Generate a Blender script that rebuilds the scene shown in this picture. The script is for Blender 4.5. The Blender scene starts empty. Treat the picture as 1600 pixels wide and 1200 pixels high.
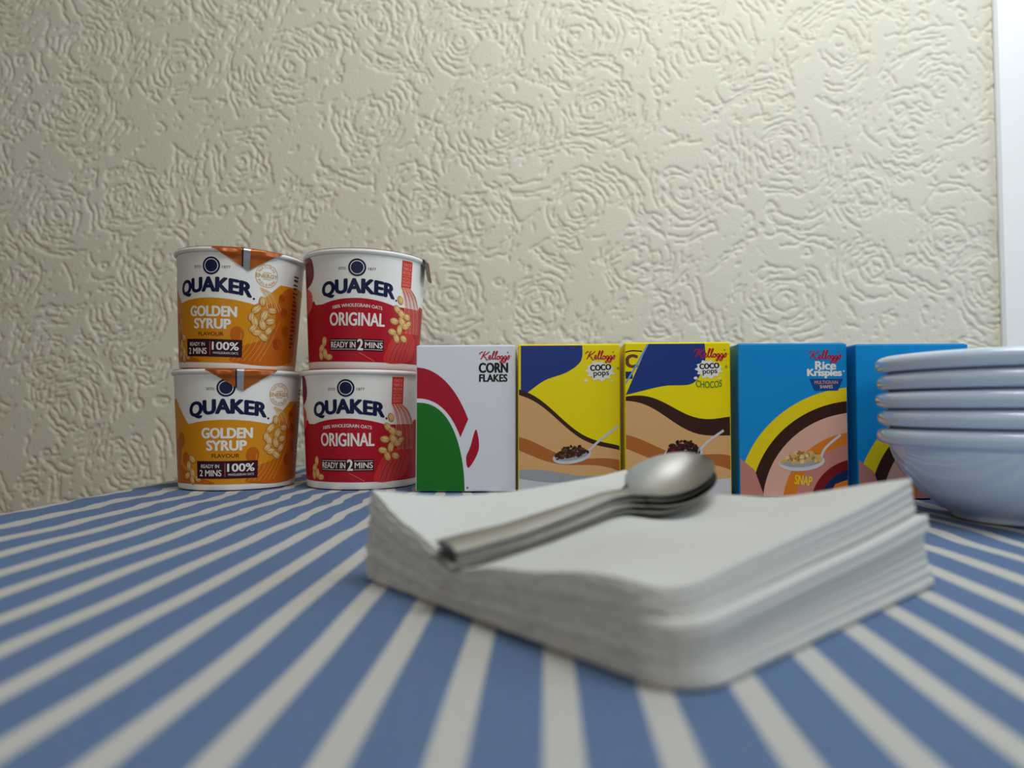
import bpy, bmesh, math, random
import numpy as np
from mathutils import Vector, Matrix
from mathutils.geometry import tessellate_polygon

scene = bpy.context.scene
COL = scene.collection

# ------------------------------------------------------------------ camera
F_PX = 1050.0
CAM_H = 0.058
pitch = math.atan(40 / F_PX)
yaw = math.atan(50 / F_PX * math.cos(pitch))
cam_data = bpy.data.cameras.new('camera')
cam = bpy.data.objects.new('camera', cam_data)
COL.objects.link(cam)
cam.location = (0, 0, CAM_H)
cam.rotation_euler = (math.pi / 2 + pitch, 0, yaw)
cam_data.sensor_width = 36
cam_data.lens = 36 * F_PX / 1600
cam_data.clip_start = 0.01
cam_data.dof.use_dof = True
cam_data.dof.focus_distance = 0.485
cam_data.dof.aperture_fstop = 6.8
scene.camera = cam

# ------------------------------------------------------------------ world, lights, exposure
world = bpy.data.worlds.new('world')
scene.world = world
world.use_nodes = True
bg = world.node_tree.nodes['Background']
bg.inputs[0].default_value = (1.0, 0.95, 0.86, 1)
bg.inputs[1].default_value = 0.03


def area(name, loc, target, sx, sy, power, col):
    d = bpy.data.lights.new(name, 'AREA')
    d.shape = 'RECTANGLE'
    d.size, d.size_y = sx, sy
    d.energy = power
    d.color = col
    o = bpy.data.objects.new(name, d)
    COL.objects.link(o)
    o.location = loc
    o.rotation_euler = (Vector(target) - Vector(loc)).to_track_quat('-Z', 'Y').to_euler()
    return o


area('overhead_fill_light', (0.29, 0.20, 0.92), (0.22, 0.64, 0.22), 0.60, 0.45, 6.3, (0.93, 0.98, 1.0))  # unseen area light added above, placed to balance wall and table brightness
area('side_window_daylight', (1.35, 0.15, 0.55), (0.4, 0.5, 0.15), 0.6, 0.9, 6.2, (0.64, 0.83, 1.0))
area('far_window_daylight', (-0.3, -2.2, 0.95), (0.1, 0.5, 0.1), 1.0, 0.6, 15, (1.0, 0.94, 0.82))

vs = scene.view_settings
vs.view_transform = 'Standard'
vs.look = 'None'
vs.gamma = 1
vs.use_curve_mapping = False
vs.exposure = 0.0

rng = np.random.default_rng(7)
random.seed(7)
MM = 0.001


# ------------------------------------------------------------------ helpers
def lin(c):
    return tuple(((v / 255) / 12.92 if v / 255 <= 0.04045 else ((v / 255 + 0.055) / 1.055) ** 2.4) for v in c)


MATS = {}


def mat(name, rgb, rough=0.5, metal=0.0, var=0.06, scale=300, bump=0.0, bscale=900, coat=0.0, spec=0.5):
    """procedural material: base colour gently mottled by noise, optional fine relief"""
    if name in MATS:
        return MATS[name]
    m = bpy.data.materials.new(name)
    m.use_nodes = True
    nt = m.node_tree
    b = nt.nodes['Principled BSDF']
    tc = nt.nodes.new('ShaderNodeTexCoord')
    nz = nt.nodes.new('ShaderNodeTexNoise')
    nz.inputs['Scale'].default_value = scale
    nz.inputs['Detail'].default_value = 3
    nt.links.new(tc.outputs['Object'], nz.inputs['Vector'])
    mx = nt.nodes.new('ShaderNodeMix')
    mx.data_type = 'RGBA'
    c = lin(rgb)
    mx.inputs[6].default_value = (*[v * (1 - var) for v in c], 1)
    mx.inputs[7].default_value = (*[min(1, v * (1 + var)) for v in c], 1)
    nt.links.new(nz.outputs['Fac'], mx.inputs[0])
    nt.links.new(mx.outputs[2], b.inputs['Base Color'])
    b.inputs['Roughness'].default_value = rough
    b.inputs['Metallic'].default_value = metal
    b.inputs['Specular IOR Level'].default_value = spec
    b.inputs['Coat Weight'].default_value = coat
    b.inputs['Coat Roughness'].default_value = 0.08
    if bump:
        n2 = nt.nodes.new('ShaderNodeTexNoise')
        n2.inputs['Scale'].default_value = bscale
        n2.inputs['Detail'].default_value = 4
        nt.links.new(tc.outputs['Object'], n2.inputs['Vector'])
        bp = nt.nodes.new('ShaderNodeBump')
        bp.inputs['Strength'].default_value = bump
        bp.inputs['Distance'].default_value = 0.001
        nt.links.new(n2.outputs['Fac'], bp.inputs['Height'])
        nt.links.new(bp.outputs['Normal'], b.inputs['Normal'])
    MATS[name] = m
    return m


def mesh_obj(name, verts, faces, mats, parent=None, smooth=False, midx=None):
    me = bpy.data.meshes.new(name)
    me.from_pydata([tuple(v) for v in verts], [], [tuple(f) for f in faces])
    if not isinstance(mats, (list, tuple)):
        mats = [mats]
    for m in mats:
        me.materials.append(m)
    if midx is not None:
        me.polygons.foreach_set('material_index', np.asarray(midx, dtype=np.int32))
    if smooth:
        me.polygons.foreach_set('use_smooth', np.ones(len(me.polygons), dtype=bool))
    me.update()
    o = bpy.data.objects.new(name, me)
    COL.objects.link(o)
    o.parent = parent
    return o


def bm_obj(name, bm, m, parent=None, smooth=False):
    me = bpy.data.meshes.new(name)
    bm.to_mesh(me)
    bm.free()
    me.materials.append(m)
    if smooth:
        me.polygons.foreach_set('use_smooth', np.ones(len(me.polygons), dtype=bool))
    o = bpy.data.objects.new(name, me)
    COL.objects.link(o)
    o.parent = parent
    return o


def box_bm(x0, x1, y0, y1, z0, z1, bev=0.0, seg=2):
    bm = bmesh.new()
    bmesh.ops.create_cube(bm, size=1)
    for v in bm.verts:
        v.co = Vector(((x0 + x1) / 2 + v.co.x * (x1 - x0), (y0 + y1) / 2 + v.co.y * (y1 - y0),
                       (z0 + z1) / 2 + v.co.z * (z1 - z0)))
    if bev:
        bmesh.ops.bevel(bm, geom=bm.edges[:], offset=bev, segments=seg, affect='EDGES', profile=0.5)
    return bm


def lathe(profile, n=96):
    """closed-profile revolve around z; profile = list of (r, z)"""
    vs, fs = [], []
    k = len(profile)
    for i in range(n):
        a = 2 * math.pi * i / n
        c, s = math.cos(a), math.sin(a)
        for r, z in profile:
            vs.append((r * c, r * s, z))
    for i in range(n):
        j = (i + 1) % n
        for p in range(k - 1):
            fs.append((i * k + p, j * k + p, j * k + p + 1, i * k + p + 1))
    return vs, fs


def empty(name, loc=(0, 0, 0), rot=(0, 0, 0)):
    o = bpy.data.objects.new(name, None)
    COL.objects.link(o)
    o.location = loc
    o.rotation_euler = rot
    o.empty_display_size = 0.02
    return o


def tag(o, label, cat, group=None):
    o['label'] = label
    o['category'] = cat
    if group:
        o['group'] = group
    return o


def structure(o, label=None, cat=None):
    o['kind'] = 'structure'
    if label:
        o['label'] = label
    if cat:
        o['category'] = cat
    return o


# ------------------------------------------------------------------ flat print (lettering and label artwork)
def catmull(pts, n=8, closed=True):
    pts = [Vector(p) for p in pts]
    out = []
    k = len(pts)
    rngk = range(k) if closed else range(k - 1)
    for i in rngk:
        if closed:
            p0, p1, p2, p3 = pts[(i - 1) % k], pts[i], pts[(i + 1) % k], pts[(i + 2) % k]
        else:
            p0, p1, p2, p3 = pts[max(i - 1, 0)], pts[i], pts[i + 1], pts[min(i + 2, k - 1)]
        for j in range(n):
            t = j / n
            out.append(0.5 * ((2 * p1) + (p2 - p0) * t + (2 * p0 - 5 * p1 + 4 * p2 - p3) * t * t
                              + (3 * p1 - p0 - 3 * p2 + p3) * t ** 3))
    if not closed:
        out.append(pts[-1])
    return [(p.x, p.y) for p in out]


def tri_poly(pts):
    v3 = [Vector((p[0], p[1], 0)) for p in pts]
    return [tuple(t) for t in tessellate_polygon([v3])]


def ellipse(cx, cy, rx, ry, rot=0, n=28):
    c, s = math.cos(rot), math.sin(rot)
    return [(cx + rx * math.cos(a) * c - ry * math.sin(a) * s, cy + rx * math.cos(a) * s + ry * math.sin(a) * c)
            for a in [2 * math.pi * i / n for i in range(n)]]


TEXT_CACHE = {}


def text_mesh(s, bold):
    key = (s, bold)
    if key in TEXT_CACHE:
        return TEXT_CACHE[key]
    cu = bpy.data.curves.new('lettering', 'FONT')
    cu.body = s
    cu.size = 1
    cu.offset = bold
    cu.resolution_u = 4
    ob = bpy.data.objects.new('lettering', cu)
    COL.objects.link(ob)
    bpy.context.view_layer.update()
    dg = bpy.context.evaluated_depsgraph_get()
    ev = ob.evaluated_get(dg)
    me = ev.to_mesh()
    v = np.array([tuple(p.co) for p in me.vertices])[:, :2]
    me.calc_loop_triangles()
    t = [tuple(p.vertices) for p in me.loop_triangles]
    ev.to_mesh_clear()
    bpy.data.objects.remove(ob)
    bpy.data.curves.remove(cu)
    lo, hi = v.min(0), v.max(0)
    TEXT_CACHE[key] = ((v - lo) / (hi - lo), t)
    return TEXT_CACHE[key]


class Print:
    """collects flat inked shapes (mm) for one mesh; layer = how many ink layers proud of the sheet"""
    def __init__(self):
        self.items = []
        self.warp = None

    def add(self, v, t, m, layer):
        if self.warp:
            v = [self.warp(p) for p in v]
        self.items.append(([tuple(p) for p in v], t, m, layer))

    def poly(self, pts, m, layer=1):
        self.add(pts, tri_poly(pts), m, layer)

    def blob(self, pts, m, layer=1, n=8):
        self.poly(catmull(pts, n), m, layer)

    def rect(self, x0, y0, x1, y1, m, layer=1):
        self.poly([(x0, y0), (x1, y0), (x1, y1), (x0, y1)], m, layer)

    def ell(self, cx, cy, rx, ry, m, layer=1, rot=0, n=28):
        self.poly(ellipse(cx, cy, rx, ry, rot, n), m, layer)

    def ring(self, cx, cy, r0, r1, m, layer=1, n=40):
        v, t = [], []
        for i in range(n):
            a = 2 * math.pi * i / n
            v += [(cx + r0 * math.cos(a), cy + r0 * math.sin(a)), (cx + r1 * math.cos(a), cy + r1 * math.sin(a))]
            j = (i + 1) % n
            t += [(2 * i, 2 * i + 1, 2 * j + 1), (2 * i, 2 * j + 1, 2 * j)]
        self.add(v, t, m, layer)

    def text(self, s, x0, y0, x1, y1, m, layer=2, bold=0.02, shear=0.0, rot=0.0, arch=0.0):
        v, t = text_mesh(s, 0.0)
        w, h = x1 - x0, y1 - y0
        cx, cy = (x0 + x1) / 2, (y0 + y1) / 2
        out = []
        for a, b in v:
            px, py = (a - .5) * w + shear * (b - .5) * h, (b - .5) * h
            py += -arch * ((a - .5) * 2) ** 2
            c, s_ = math.cos(rot), math.sin(rot)
            out.append((cx + px * c - py * s_, cy + px * s_ + py * c))
        self.heavy(out, t, m, layer, bold * h * 1.1)

    def heavy(self, out, t, m, layer, b):
        if b <= 0:
            self.add(out, t, m, layer)
            return
        for q in range(8):
            dx, dy = b * math.cos(q * math.pi / 4), 0.6 * b * math.sin(q * math.pi / 4)
            self.add([(x + dx, y + dy) for x, y in out], t, m, layer + q * 0.01)

    def text_on_circle(self, s, cx, cy, r, h, a0, a1, m, layer=2, bold=0.02, inward=False):
        v, t = text_mesh(s, 0.0)
        out = []
        for a, b in v:
            ang = a0 + (a1 - a0) * a
            rr = r + h * ((1 - b) if inward else b)
            out.append((cx + rr * math.cos(ang), cy + rr * math.sin(ang)))
        self.add(out, t, m, layer)

    def stroke(self, pts, w, m, layer=2, n=6, closed=False, taper=False):
        p = catmull(pts, n, closed)
        k = len(p)
        v, t = [], []
        for i in range(k):
            a, b = p[max(i - 1, 0)], p[min(i + 1, k - 1)]
            d = Vector((b[0] - a[0], b[1] - a[1]))
            d = d.normalized() if d.length > 0 else Vector((1, 0))
            hw = w / 2 * ((0.35 + 0.65 * math.sin(math.pi * i / (k - 1))) if taper else 1)
            v += [(p[i][0] - d.y * hw, p[i][1] + d.x * hw), (p[i][0] + d.y * hw, p[i][1] - d.x * hw)]
        for i in range(k - 1):
            t += [(2 * i, 2 * i + 1, 2 * i + 3), (2 * i, 2 * i + 3, 2 * i + 2)]
        self.add(v, t, m, layer)

    def build(self, name, parent, mapper, refine=None):
        V, Fc, mi, mats = [], [], [], []
        for v, t, m, layer in self.items:
            if m not in mats:
                mats.append(m)
            if refine:
                v, t = refine_tris(v, t, refine)
            # consistent orientation: counter-clockwise in the sheet
            o = len(V)
            V += [mapper(p[0], p[1], layer) for p in v]
            for a, b, c in t:
                A = (v[b][0] - v[a][0]) * (v[c][1] - v[a][1]) - (v[b][1] - v[a][1]) * (v[c][0] - v[a][0])
                Fc.append((o + a, o + b, o + c) if A > 0 else (o + a, o + c, o + b))
                mi.append(mats.index(m))
        ob = mesh_obj(name, V, Fc, mats, parent, midx=mi, smooth=bool(refine))
        return ob


def refine_tris(v, t, L):
    v = list(v)
    tris = list(t)
    for _ in range(9):
        cache = {}
        new = []
        split = False

        def mid(i, j):
            k = (min(i, j), max(i, j))
            if k not in cache:
                cache[k] = len(v)
                v.append(((v[i][0] + v[j][0]) / 2, (v[i][1] + v[j][1]) / 2))
            return cache[k]
        for a, b, c in tris:
            f = [math.dist(v[i], v[j]) > L for i, j in ((a, b), (b, c), (c, a))]
            s = sum(f)
            if s == 0:
                new.append((a, b, c))
                continue
            split = True
            if s == 3:
                x, y, z = mid(a, b), mid(b, c), mid(c, a)
                new += [(a, x, z), (x, b, y), (z, y, c), (x, y, z)]
            elif s == 1:
                while not f[0]:
                    a, b, c = b, c, a
                    f = f[1:] + f[:1]
                x = mid(a, b)
                new += [(a, x, c), (x, b, c)]
            else:
                while f[2]:
                    a, b, c = b, c, a
                    f = f[1:] + f[:1]
                x, y = mid(a, b), mid(b, c)
                new += [(x, b, y), (a, x, y), (a, y, c)]
        tris = new
        if not split:
            break
    return v, tris


# ------------------------------------------------------------------ materials
M_trim = mat('white_gloss_paint', (244, 247, 248), 0.3, var=0.015, scale=30)
M_floor = mat('floor_boards', (120, 98, 76), 0.5, var=0.2, scale=6)
M_wood = mat('table_wood', (110, 84, 60), 0.5, var=0.2, scale=12)
M_ceramic = mat('white_glazed_ceramic', (216, 232, 254), 0.05, var=0.01, scale=40, coat=0.6)
M_steel = mat('brushed_steel', (150, 147, 140), 0.46, metal=1.0, var=0.06, scale=120, bump=0.03, bscale=1500)
M_paper = mat('white_tissue_paper', (206, 205, 200), 0.9, var=0.025, scale=200, bump=0.35, bscale=700, spec=0.1)
M_card = mat('white_cup_card', (234, 231, 224), 0.45, var=0.012, scale=120)
M_rim = mat('white_rolled_card_rim', (232, 230, 224), 0.4, var=0.01)


def ink(name, rgb, rough=0.42, var=0.04):
    return mat('ink_' + name, rgb, rough, var=var, scale=500, spec=0.2)


I_navy = ink('navy', (22, 30, 66))
I_white = ink('white', (236, 232, 226))
I_red = ink('label_red', (176, 24, 40))
I_deepred = ink('deep_red', (120, 18, 30))
I_pink = ink('pink', (216, 106, 98))
I_cob = ink('cob_red', (196, 66, 66))
I_maroon = ink('maroon', (62, 14, 26))
I_tagred = ink('tag_red', (204, 52, 48))
I_tagtxt = ink('tag_text', (240, 150, 130))
I_amber = ink('amber', (212, 138, 24))
I_orange = ink('orange', (190, 96, 18))
I_gold = ink('gold', (226, 160, 44))
I_brown = ink('brown', (158, 70, 22))
I_oat = ink('oat', (214, 166, 100))
I_oatdk = ink('oat_shadow', (150, 96, 44))
I_oatlt = ink('oat_light', (234, 200, 140))
I_plum = ink('plum', (54, 18, 34))
I_txtbrown = ink('text_brown', (92, 36, 16))
I_roundel = ink('roundel_gold', (206, 156, 84))
I_greyt = ink('small_grey', (120, 116, 116))
M_foil_o = mat('orange_printed_foil', (172, 88, 24), 0.3, var=0.25, scale=90, metal=0.3)
M_foil_r = mat('red_printed_foil', (150, 30, 34), 0.3, var=0.2, scale=90, metal=0.3)
M_foil_s = mat('bare_foil', (200, 202, 208), 0.28, metal=0.8, var=0.05)
M_foil_k = mat('dark_foil', (26, 22, 24), 0.35, var=0.1)

I_boxwhite = mat('box_white_card', (226, 228, 238), 0.4, var=0.012)
I_boxyellow = mat('box_yellow_card', (244, 222, 0), 0.38, var=0.03, spec=0.2)
I_boxblue = mat('box_blue_card', (14, 140, 208), 0.38, var=0.03, spec=0.2)
I_cfred = ink('crimson', (172, 16, 44))
I_cfgreen = ink('leaf_green', (24, 116, 36))
I_cfyellow = ink('corn_yellow', (226, 172, 20))
I_black = ink('black', (14, 14, 20))
I_krered = ink('script_red', (188, 22, 50))
I_blue = ink('royal_blue', (28, 56, 128))
I_bluel = ink('pale_blue', (120, 160, 214))
I_tan = ink('tan', (222, 172, 114))
I_tandk = ink('tan_shade', (178, 104, 46))
I_cocoa = ink('cocoa', (58, 30, 22))
I_cocoal = ink('cocoa_light', (104, 62, 44))
I_milk = ink('milk', (206, 206, 210))
I_milkdk = ink('milk_shade', (160, 162, 168))
I_greenl = ink('lettering_green', (70, 136, 40))
I_yel = ink('yellow', (236, 208, 20))
I_hairo = ink('art_orange', (220, 122, 32))
I_peach = ink('peach', (222, 172, 150))
I_rose = ink('rose', (196, 128, 116))
I_dblue = ink('badge_blue', (16, 68, 142))
I_nblue = ink('night_blue', (22, 44, 84))
I_wine = ink('wine', (120, 22, 30))
I_cereal = ink('cereal', (212, 172, 104))
I_cereald = ink('cereal_dark', (164, 118, 58))

# ------------------------------------------------------------------ the setting
WALL_Y = 0.72
FLOOR_Z = -0.75
TRIM_X = 0.4745


def wall_material():
    m = bpy.data.materials.new('cream_embossed_wallpaper')
    m.use_nodes = True
    nt = m.node_tree
    b = nt.nodes['Principled BSDF']
    tc = nt.nodes.new('ShaderNodeTexCoord')
    nz = nt.nodes.new('ShaderNodeTexNoise')
    nz.inputs['Scale'].default_value = 9
    nz.inputs['Detail'].default_value = 5
    nt.links.new(tc.outputs['Object'], nz.inputs['Vector'])
    mx = nt.nodes.new('ShaderNodeMix')
    mx.data_type = 'RGBA'
    mx.inputs[6].default_value = (*lin((212, 205, 186)), 1)
    mx.inputs[7].default_value = (*lin((223, 217, 200)), 1)
    nt.links.new(nz.outputs['Fac'], mx.inputs[0])
    nt.links.new(mx.outputs[2], b.inputs['Base Color'])
    b.inputs['Roughness'].default_value = 0.55
    b.inputs['Specular IOR Level'].default_value = 0.3
    n2 = nt.nodes.new('ShaderNodeTexNoise')
    n2.inputs['Scale'].default_value = 420
    n2.inputs['Detail'].default_value = 3
    nt.links.new(tc.outputs['Object'], n2.inputs['Vector'])
    bp = nt.nodes.new('ShaderNodeBump')
    bp.inputs['Strength'].default_value = 0.5
    bp.inputs['Distance'].default_value = 0.0007
    nt.links.new(n2.outputs['Fac'], bp.inputs['Height'])
    nt.links.new(bp.outputs['Normal'], b.inputs['Normal'])
    return m


def build_wall():
    STEP = 0.001
    x0, x1, z0, z1 = -0.80, TRIM_X + 0.004, -0.12, 0.66
    nx, nz = int(round((x1 - x0) / STEP)) + 1, int(round((z1 - z0) / STEP)) + 1
    H = np.zeros((nz, nx), dtype=np.float32)
    S = 0.686e-3                                  # metres on the wall per picture pixel
    # rosette centres of the embossed pattern (metres from the wall's reference point) and their radii
    seeds = [(250, 79, 62), (441, 83, 60), (92, 42, 60), (79, 154, 45), (362, 241, 62), (162, 296, 34), (210, 304, 34),
             (54, 321, 52), (483, 322, 45), (154, 475, 46), (720, 52, 55), (576, 166, 70), (788, 193, 78), (932, 162, 52),
             (905, 324, 70), (745, 342, 44), (905, 48, 70), (657, 306, 34), (1108, 72, 74), (1310, 72, 66), (1225, 238, 78),
             (1463, 148, 56), (1418, 211, 50), (1067, 297, 56), (1468, 382, 62), (1220, 468, 76), (1526, 454, 44),
             (1027, 490, 50), (176, 722, 48), (19, 770, 34), (82, 640, 66), (60, 560, 50), (215, 560, 48), (700, 460, 52),
             (845, 480, 48), (590, 20, 46), (1360, 420, 34), (1000, 400, 36), (1340, 320, 30), (230, 400, 36), (-80, 90, 60),
             (-70, 250, 50), (-60, 420, 60), (-90, 600, 60), (560, 620, 60), (700, 640, 60), (900, 640, 70), (1100, 640, 60),
             (1300, 640, 66), (1480, 620, 60), (420, 680, 60), (350, 500, 60), (340, -60, 60), (560, -90, 60), (760, -70, 60),
             (1000, -70, 60), (1210, -80, 60), (1430, -60, 60), (120, -80, 60), (-40, -60, 60), (-200, 20, 60), (-210, 200, 60),
             (-200, 380, 60), (-200, 560, 60), (0, -180, 60), (260, -190, 60), (500, -200, 60), (740, -200, 60), (980, -200, 60),
             (1220, -200, 60), (1440, -190, 60)]
    C = np.array([((px - 850) * S, CAM_H + (640 - py) * S, r * S) for px, py, r in seeds])

    r_ = np.random.default_rng(11)
    K1 = [(r_.uniform(40, 110), r_.uniform(40, 110), r_.uniform(0, 6.28), r_.uniform(0, 6.28)) for _ in range(4)]
    K2 = [(r_.uniform(260, 620), r_.uniform(260, 620), r_.uniform(0, 6.28), r_.uniform(0, 6.28)) for _ in range(6)]

    def put(P, w=1.0):
        # the pattern is drawn by hand: nothing in it is a true circle
        x, z = P[:, 0].copy(), P[:, 1].copy()
        for kx, kz, p, q in K1:
            x += 0.0016 * np.sin(kz * P[:, 1] + kx * .4 * P[:, 0] + p)
            z += 0.0016 * np.sin(kx * P[:, 0] - kz * .4 * P[:, 1] + q)
        for kx, kz, p, q in K2:
            x += 0.00042 * np.sin(kz * P[:, 1] + kx * .7 * P[:, 0] + p)
            z += 0.00042 * np.sin(kx * P[:, 0] - kz * .6 * P[:, 1] + q)
        ix = np.round((x - x0) / STEP).astype(int)
        iz = np.round((z - z0) / STEP).astype(int)
        ok = (ix >= 0) & (ix < nx) & (iz >= 0) & (iz < nz)
        H[iz[ok], ix[ok]] = np.maximum(H[iz[ok], ix[ok]], w)

    def arc(cx, cz, rad, a0, a1, ecc, rot, spiral=0.0, wob=0.0004, w=1.0):
        n = max(6, int(abs(a1 - a0) * rad / 0.0004))
        a = np.linspace(a0, a1, n)
        k = r_.integers(4, 9)
        ph = r_.uniform(0, 6.28, 2)
        rr = rad * (1 + spiral * (a - a0)) + wob * (np.sin(a * k * 2 + ph[0]) + 0.7 * np.sin(a * k * 4.3 + ph[1]))
        ex, ez = rr * np.cos(a), rr * ecc * np.sin(a)
        c, s = math.cos(rot), math.sin(rot)
        put(np.stack([cx + ex * c - ez * s, cz + ex * s + ez * c], 1), w)

    for cx, cz, R in C:
        R = R * 1.12
        ecc = r_.uniform(0.8, 1.05)
        rot = r_.uniform(0, 3.14)
        hand = r_.choice([-1, 1])
        # small core coil
        core = R * r_.uniform(.32, .5)
        rad = 0.003
        while rad < core:
            a = r_.uniform(0, 6.28)
            arc(cx, cz, rad, a, a + hand * r_.uniform(2.6, 5.2), ecc, rot, spiral=0.05 * hand)
            rad += r_.uniform(0.0054, 0.0068)
        # petals: fans of nested strokes, each fan with its own extent, some gaps left plain
        a = r_.uniform(0, 6.28)
        stop = a + 6.28
        while a < stop:
            span = r_.uniform(.7, 1.7)
            rad = core + r_.uniform(.001, .004)
            lim = R * r_.uniform(.75, 1.15)
            off = r_.normal(0, 0.003, 2)
            if r_.random() < .88:
                while rad < lim:
                    b0 = a + r_.uniform(0, .35) * span
                    b1 = a + span * r_.uniform(.65, 1.0)
                    if r_.random() < .72:
                        arc(cx + off[0], cz + off[1], rad, b0, b1, ecc, rot, spiral=r_.uniform(-.05, .10) * hand)
                    else:
                        m_ = (b0 + b1) / 2
                        arc(cx + off[0], cz + off[1], rad, b0, m_ - .06, ecc, rot)
                        arc(cx + off[0], cz + off[1], rad * 1.02, m_ + .1, b1, ecc, rot)
                    rad += r_.uniform(0.0056, 0.0080)
            # a row of pits down the seam between fans
            for q in range(r_.integers(3, 9)):
                t = r_.uniform(core, lim)
                put(np.array([[cx + t * math.cos(a + rot) + r_.normal(0, .001), cz + t * ecc * math.sin(a + rot) + r_.normal(0, .001)]]) + np.array([[0, 0], [.0006, 0], [0, .0006]]))
            a += span
        # trailing strokes round the outside
        for q in range(5):
            a = r_.uniform(0, 6.28)
            for j in range(r_.integers(2, 5)):
                rr = R * r_.uniform(1.12, 1.2) + j * 0.0066
                da = r_.uniform(0.016, 0.05) / rr
                arc(cx, cz, rr, a + r_.uniform(-.2, .2), a + da, ecc, rot, spiral=r_.uniform(-.1, .2))
    # loose small curls, ticks and pits between
    for q in range(6500):
        px, pz = r_.uniform(x0, x1), r_.uniform(z0, z1)
        d = np.min(np.hypot(C[:, 0] - px, C[:, 1] - pz) / C[:, 2])
        if d < 1.1 and r_.random() < 0.75:
            continue
        t = r_.random()
        if t < 0.66:
            put(np.array([[px, pz]]) + r_.normal(0, 0.0006, (3, 2)), 0.95)
        elif t < 0.78:
            arc(px, pz, r_.uniform(0.002, 0.006), r_.uniform(0, 6), r_.uniform(7, 9.5), 0.9, 0)
        else:
            arc(px, pz, r_.uniform(0.012, 0.06), (a := r_.uniform(0, 6)), a + r_.uniform(.2, .6), 1, 0)

    def blur(A, sig):
        k = np.arange(-4, 5)
        g = np.exp(-k ** 2 / (2 * sig ** 2))
        g /= g.sum()
        B = np.zeros_like(A)
        for w, s in zip(g, k):
            B += w * np.roll(A, s, 0)
        D = np.zeros_like(A)
        for w, s in zip(g, k):
            D += w * np.roll(B, s, 1)
        return D
    D = np.clip(blur(H, 1.2) * 2.3, 0, 1)
    D = D * 0.0014
    # broad, soft undulation of hung paper
    xs = x0 + np.arange(nx) * (x1 - x0) / (nx - 1)
    zs = z0 + np.arange(nz) * (z1 - z0) / (nz - 1)
    X, Z = np.meshgrid(xs, zs)
    D[0, :] = D[-1, :] = 0
    D[:, 0] = D[:, -1] = 0
    co = np.stack([X, WALL_Y + D, Z], -1).reshape(-1, 3).astype(np.float32)
    i = np.arange(nz - 1)[:, None] * nx + np.arange(nx - 1)[None, :]
    quads = np.stack([i, i + 1, i + nx + 1, i + nx], -1).reshape(-1, 4)
    # plain surround of the same wall
    X0, X1, Z0, Z1 = -1.2, 1.6, FLOOR_Z, 1.7
    ex = np.array([[X0, WALL_Y, Z0], [X1, WALL_Y, Z0], [X1, WALL_Y, Z1], [X0, WALL_Y, Z1]], dtype=np.float32)
    nb = len(co)
    co = np.concatenate([co, ex])
    a, b_, c, d = 0, nx - 1, nx * nz - 1, nx * (nz - 1)
    sur = np.array([[nb, nb + 1, b_, a], [nb + 1, nb + 2, c, b_], [nb + 2, nb + 3, d, c], [nb + 3, nb, a, d]])
    quads = np.concatenate([quads, sur])
    me = bpy.data.meshes.new('wall_back')
    me.vertices.add(len(co))
    me.vertices.foreach_set('co', co.ravel())
    me.loops.add(quads.size)
    me.loops.foreach_set('vertex_index', quads.ravel().astype(np.int32))
    me.polygons.add(len(quads))
    me.polygons.foreach_set('loop_start', (np.arange(len(quads)) * 4).astype(np.int32))
    me.polygons.foreach_set('loop_total', np.full(len(quads), 4, dtype=np.int32))
    me.polygons.foreach_set('use_smooth', np.concatenate([np.ones(len(quads) - 4, bool), np.zeros(4, bool)]))
    me.update(calc_edges=True)
    me.validate()
    me.materials.append(wall_material())
    o = bpy.data.objects.new('wall_back', me)
    COL.objects.link(o)
    structure(o)


build_wall()

fl = bm_obj('floor', box_bm(-1.2, 1.6, -1.2, WALL_Y + 0.02, FLOOR_Z - 0.02, FLOOR_Z), M_floor)
structure(fl)

# white architrave and door at the right end of the wall
prof = [(0.0, 0.0), (0.0, 0.003), (0.002, 0.006), (0.024, 0.013), (0.0265, 0.0095), (0.029, 0.0095), (0.031, 0.016),
        (0.060, 0.016), (0.063, 0.012), (0.063, 0.0)]
tv, tf = [], []
for z in (FLOOR_Z, 1.6):
    for px_, py_ in prof:
        tv.append((TRIM_X + px_, WALL_Y - 0.0005 - py_, z))
k = len(prof)
for i in range(k):
    j = (i + 1) % k
    tf.append((i, j, k + j, k + i))
tf.append(tuple(range(k - 1, -1, -1)))
tf.append(tuple(range(k, 2 * k)))
tr = mesh_obj('trim_1', tv, tf, M_trim)
structure(tr)
dr = bm_obj('door_1', box_bm(TRIM_X + 0.064, TRIM_X + 0.85, WALL_Y - 0.012, WALL_Y - 0.001, FLOOR_Z + 0.005, 1.58, 0.002), M_trim)
structure(dr)
for (a, b, c, d) in ((0.15, 0.76, -0.65, 0.1), (0.15, 0.76, 0.22, 1.45)):
    pn = bm_obj('door_panel', box_bm(TRIM_X + a, TRIM_X + b, WALL_Y - 0.018, WALL_Y - 0.012, c, d, 0.004), M_trim, dr)

# ------------------------------------------------------------------ table and striped cloth
TX0, TX1, TY0, TY1 = -0.306, 0.80, -0.25, 0.693
tb = empty('table', (0, 0, FLOOR_Z))
tag(tb, 'wooden table under the blue and white striped cloth', 'table')
o = bm_obj('table_top', box_bm(TX0 + .004, TX1 - .004, TY0 + .004, TY1 - .004, -0.032, -0.0035, 0.003), M_wood, tb)
o.location = (0, 0, -FLOOR_Z)
for lx in (TX0 + 0.06, TX1 - 0.06):
    for ly in (TY0 + 0.06, TY1 - 0.06):
        o = bm_obj('leg', box_bm(lx - .022, lx + .022, ly - .022, ly + .022, FLOOR_Z, -0.032, 0.003), M_wood, tb)
        o.location = (0, 0, -FLOOR_Z)


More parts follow.
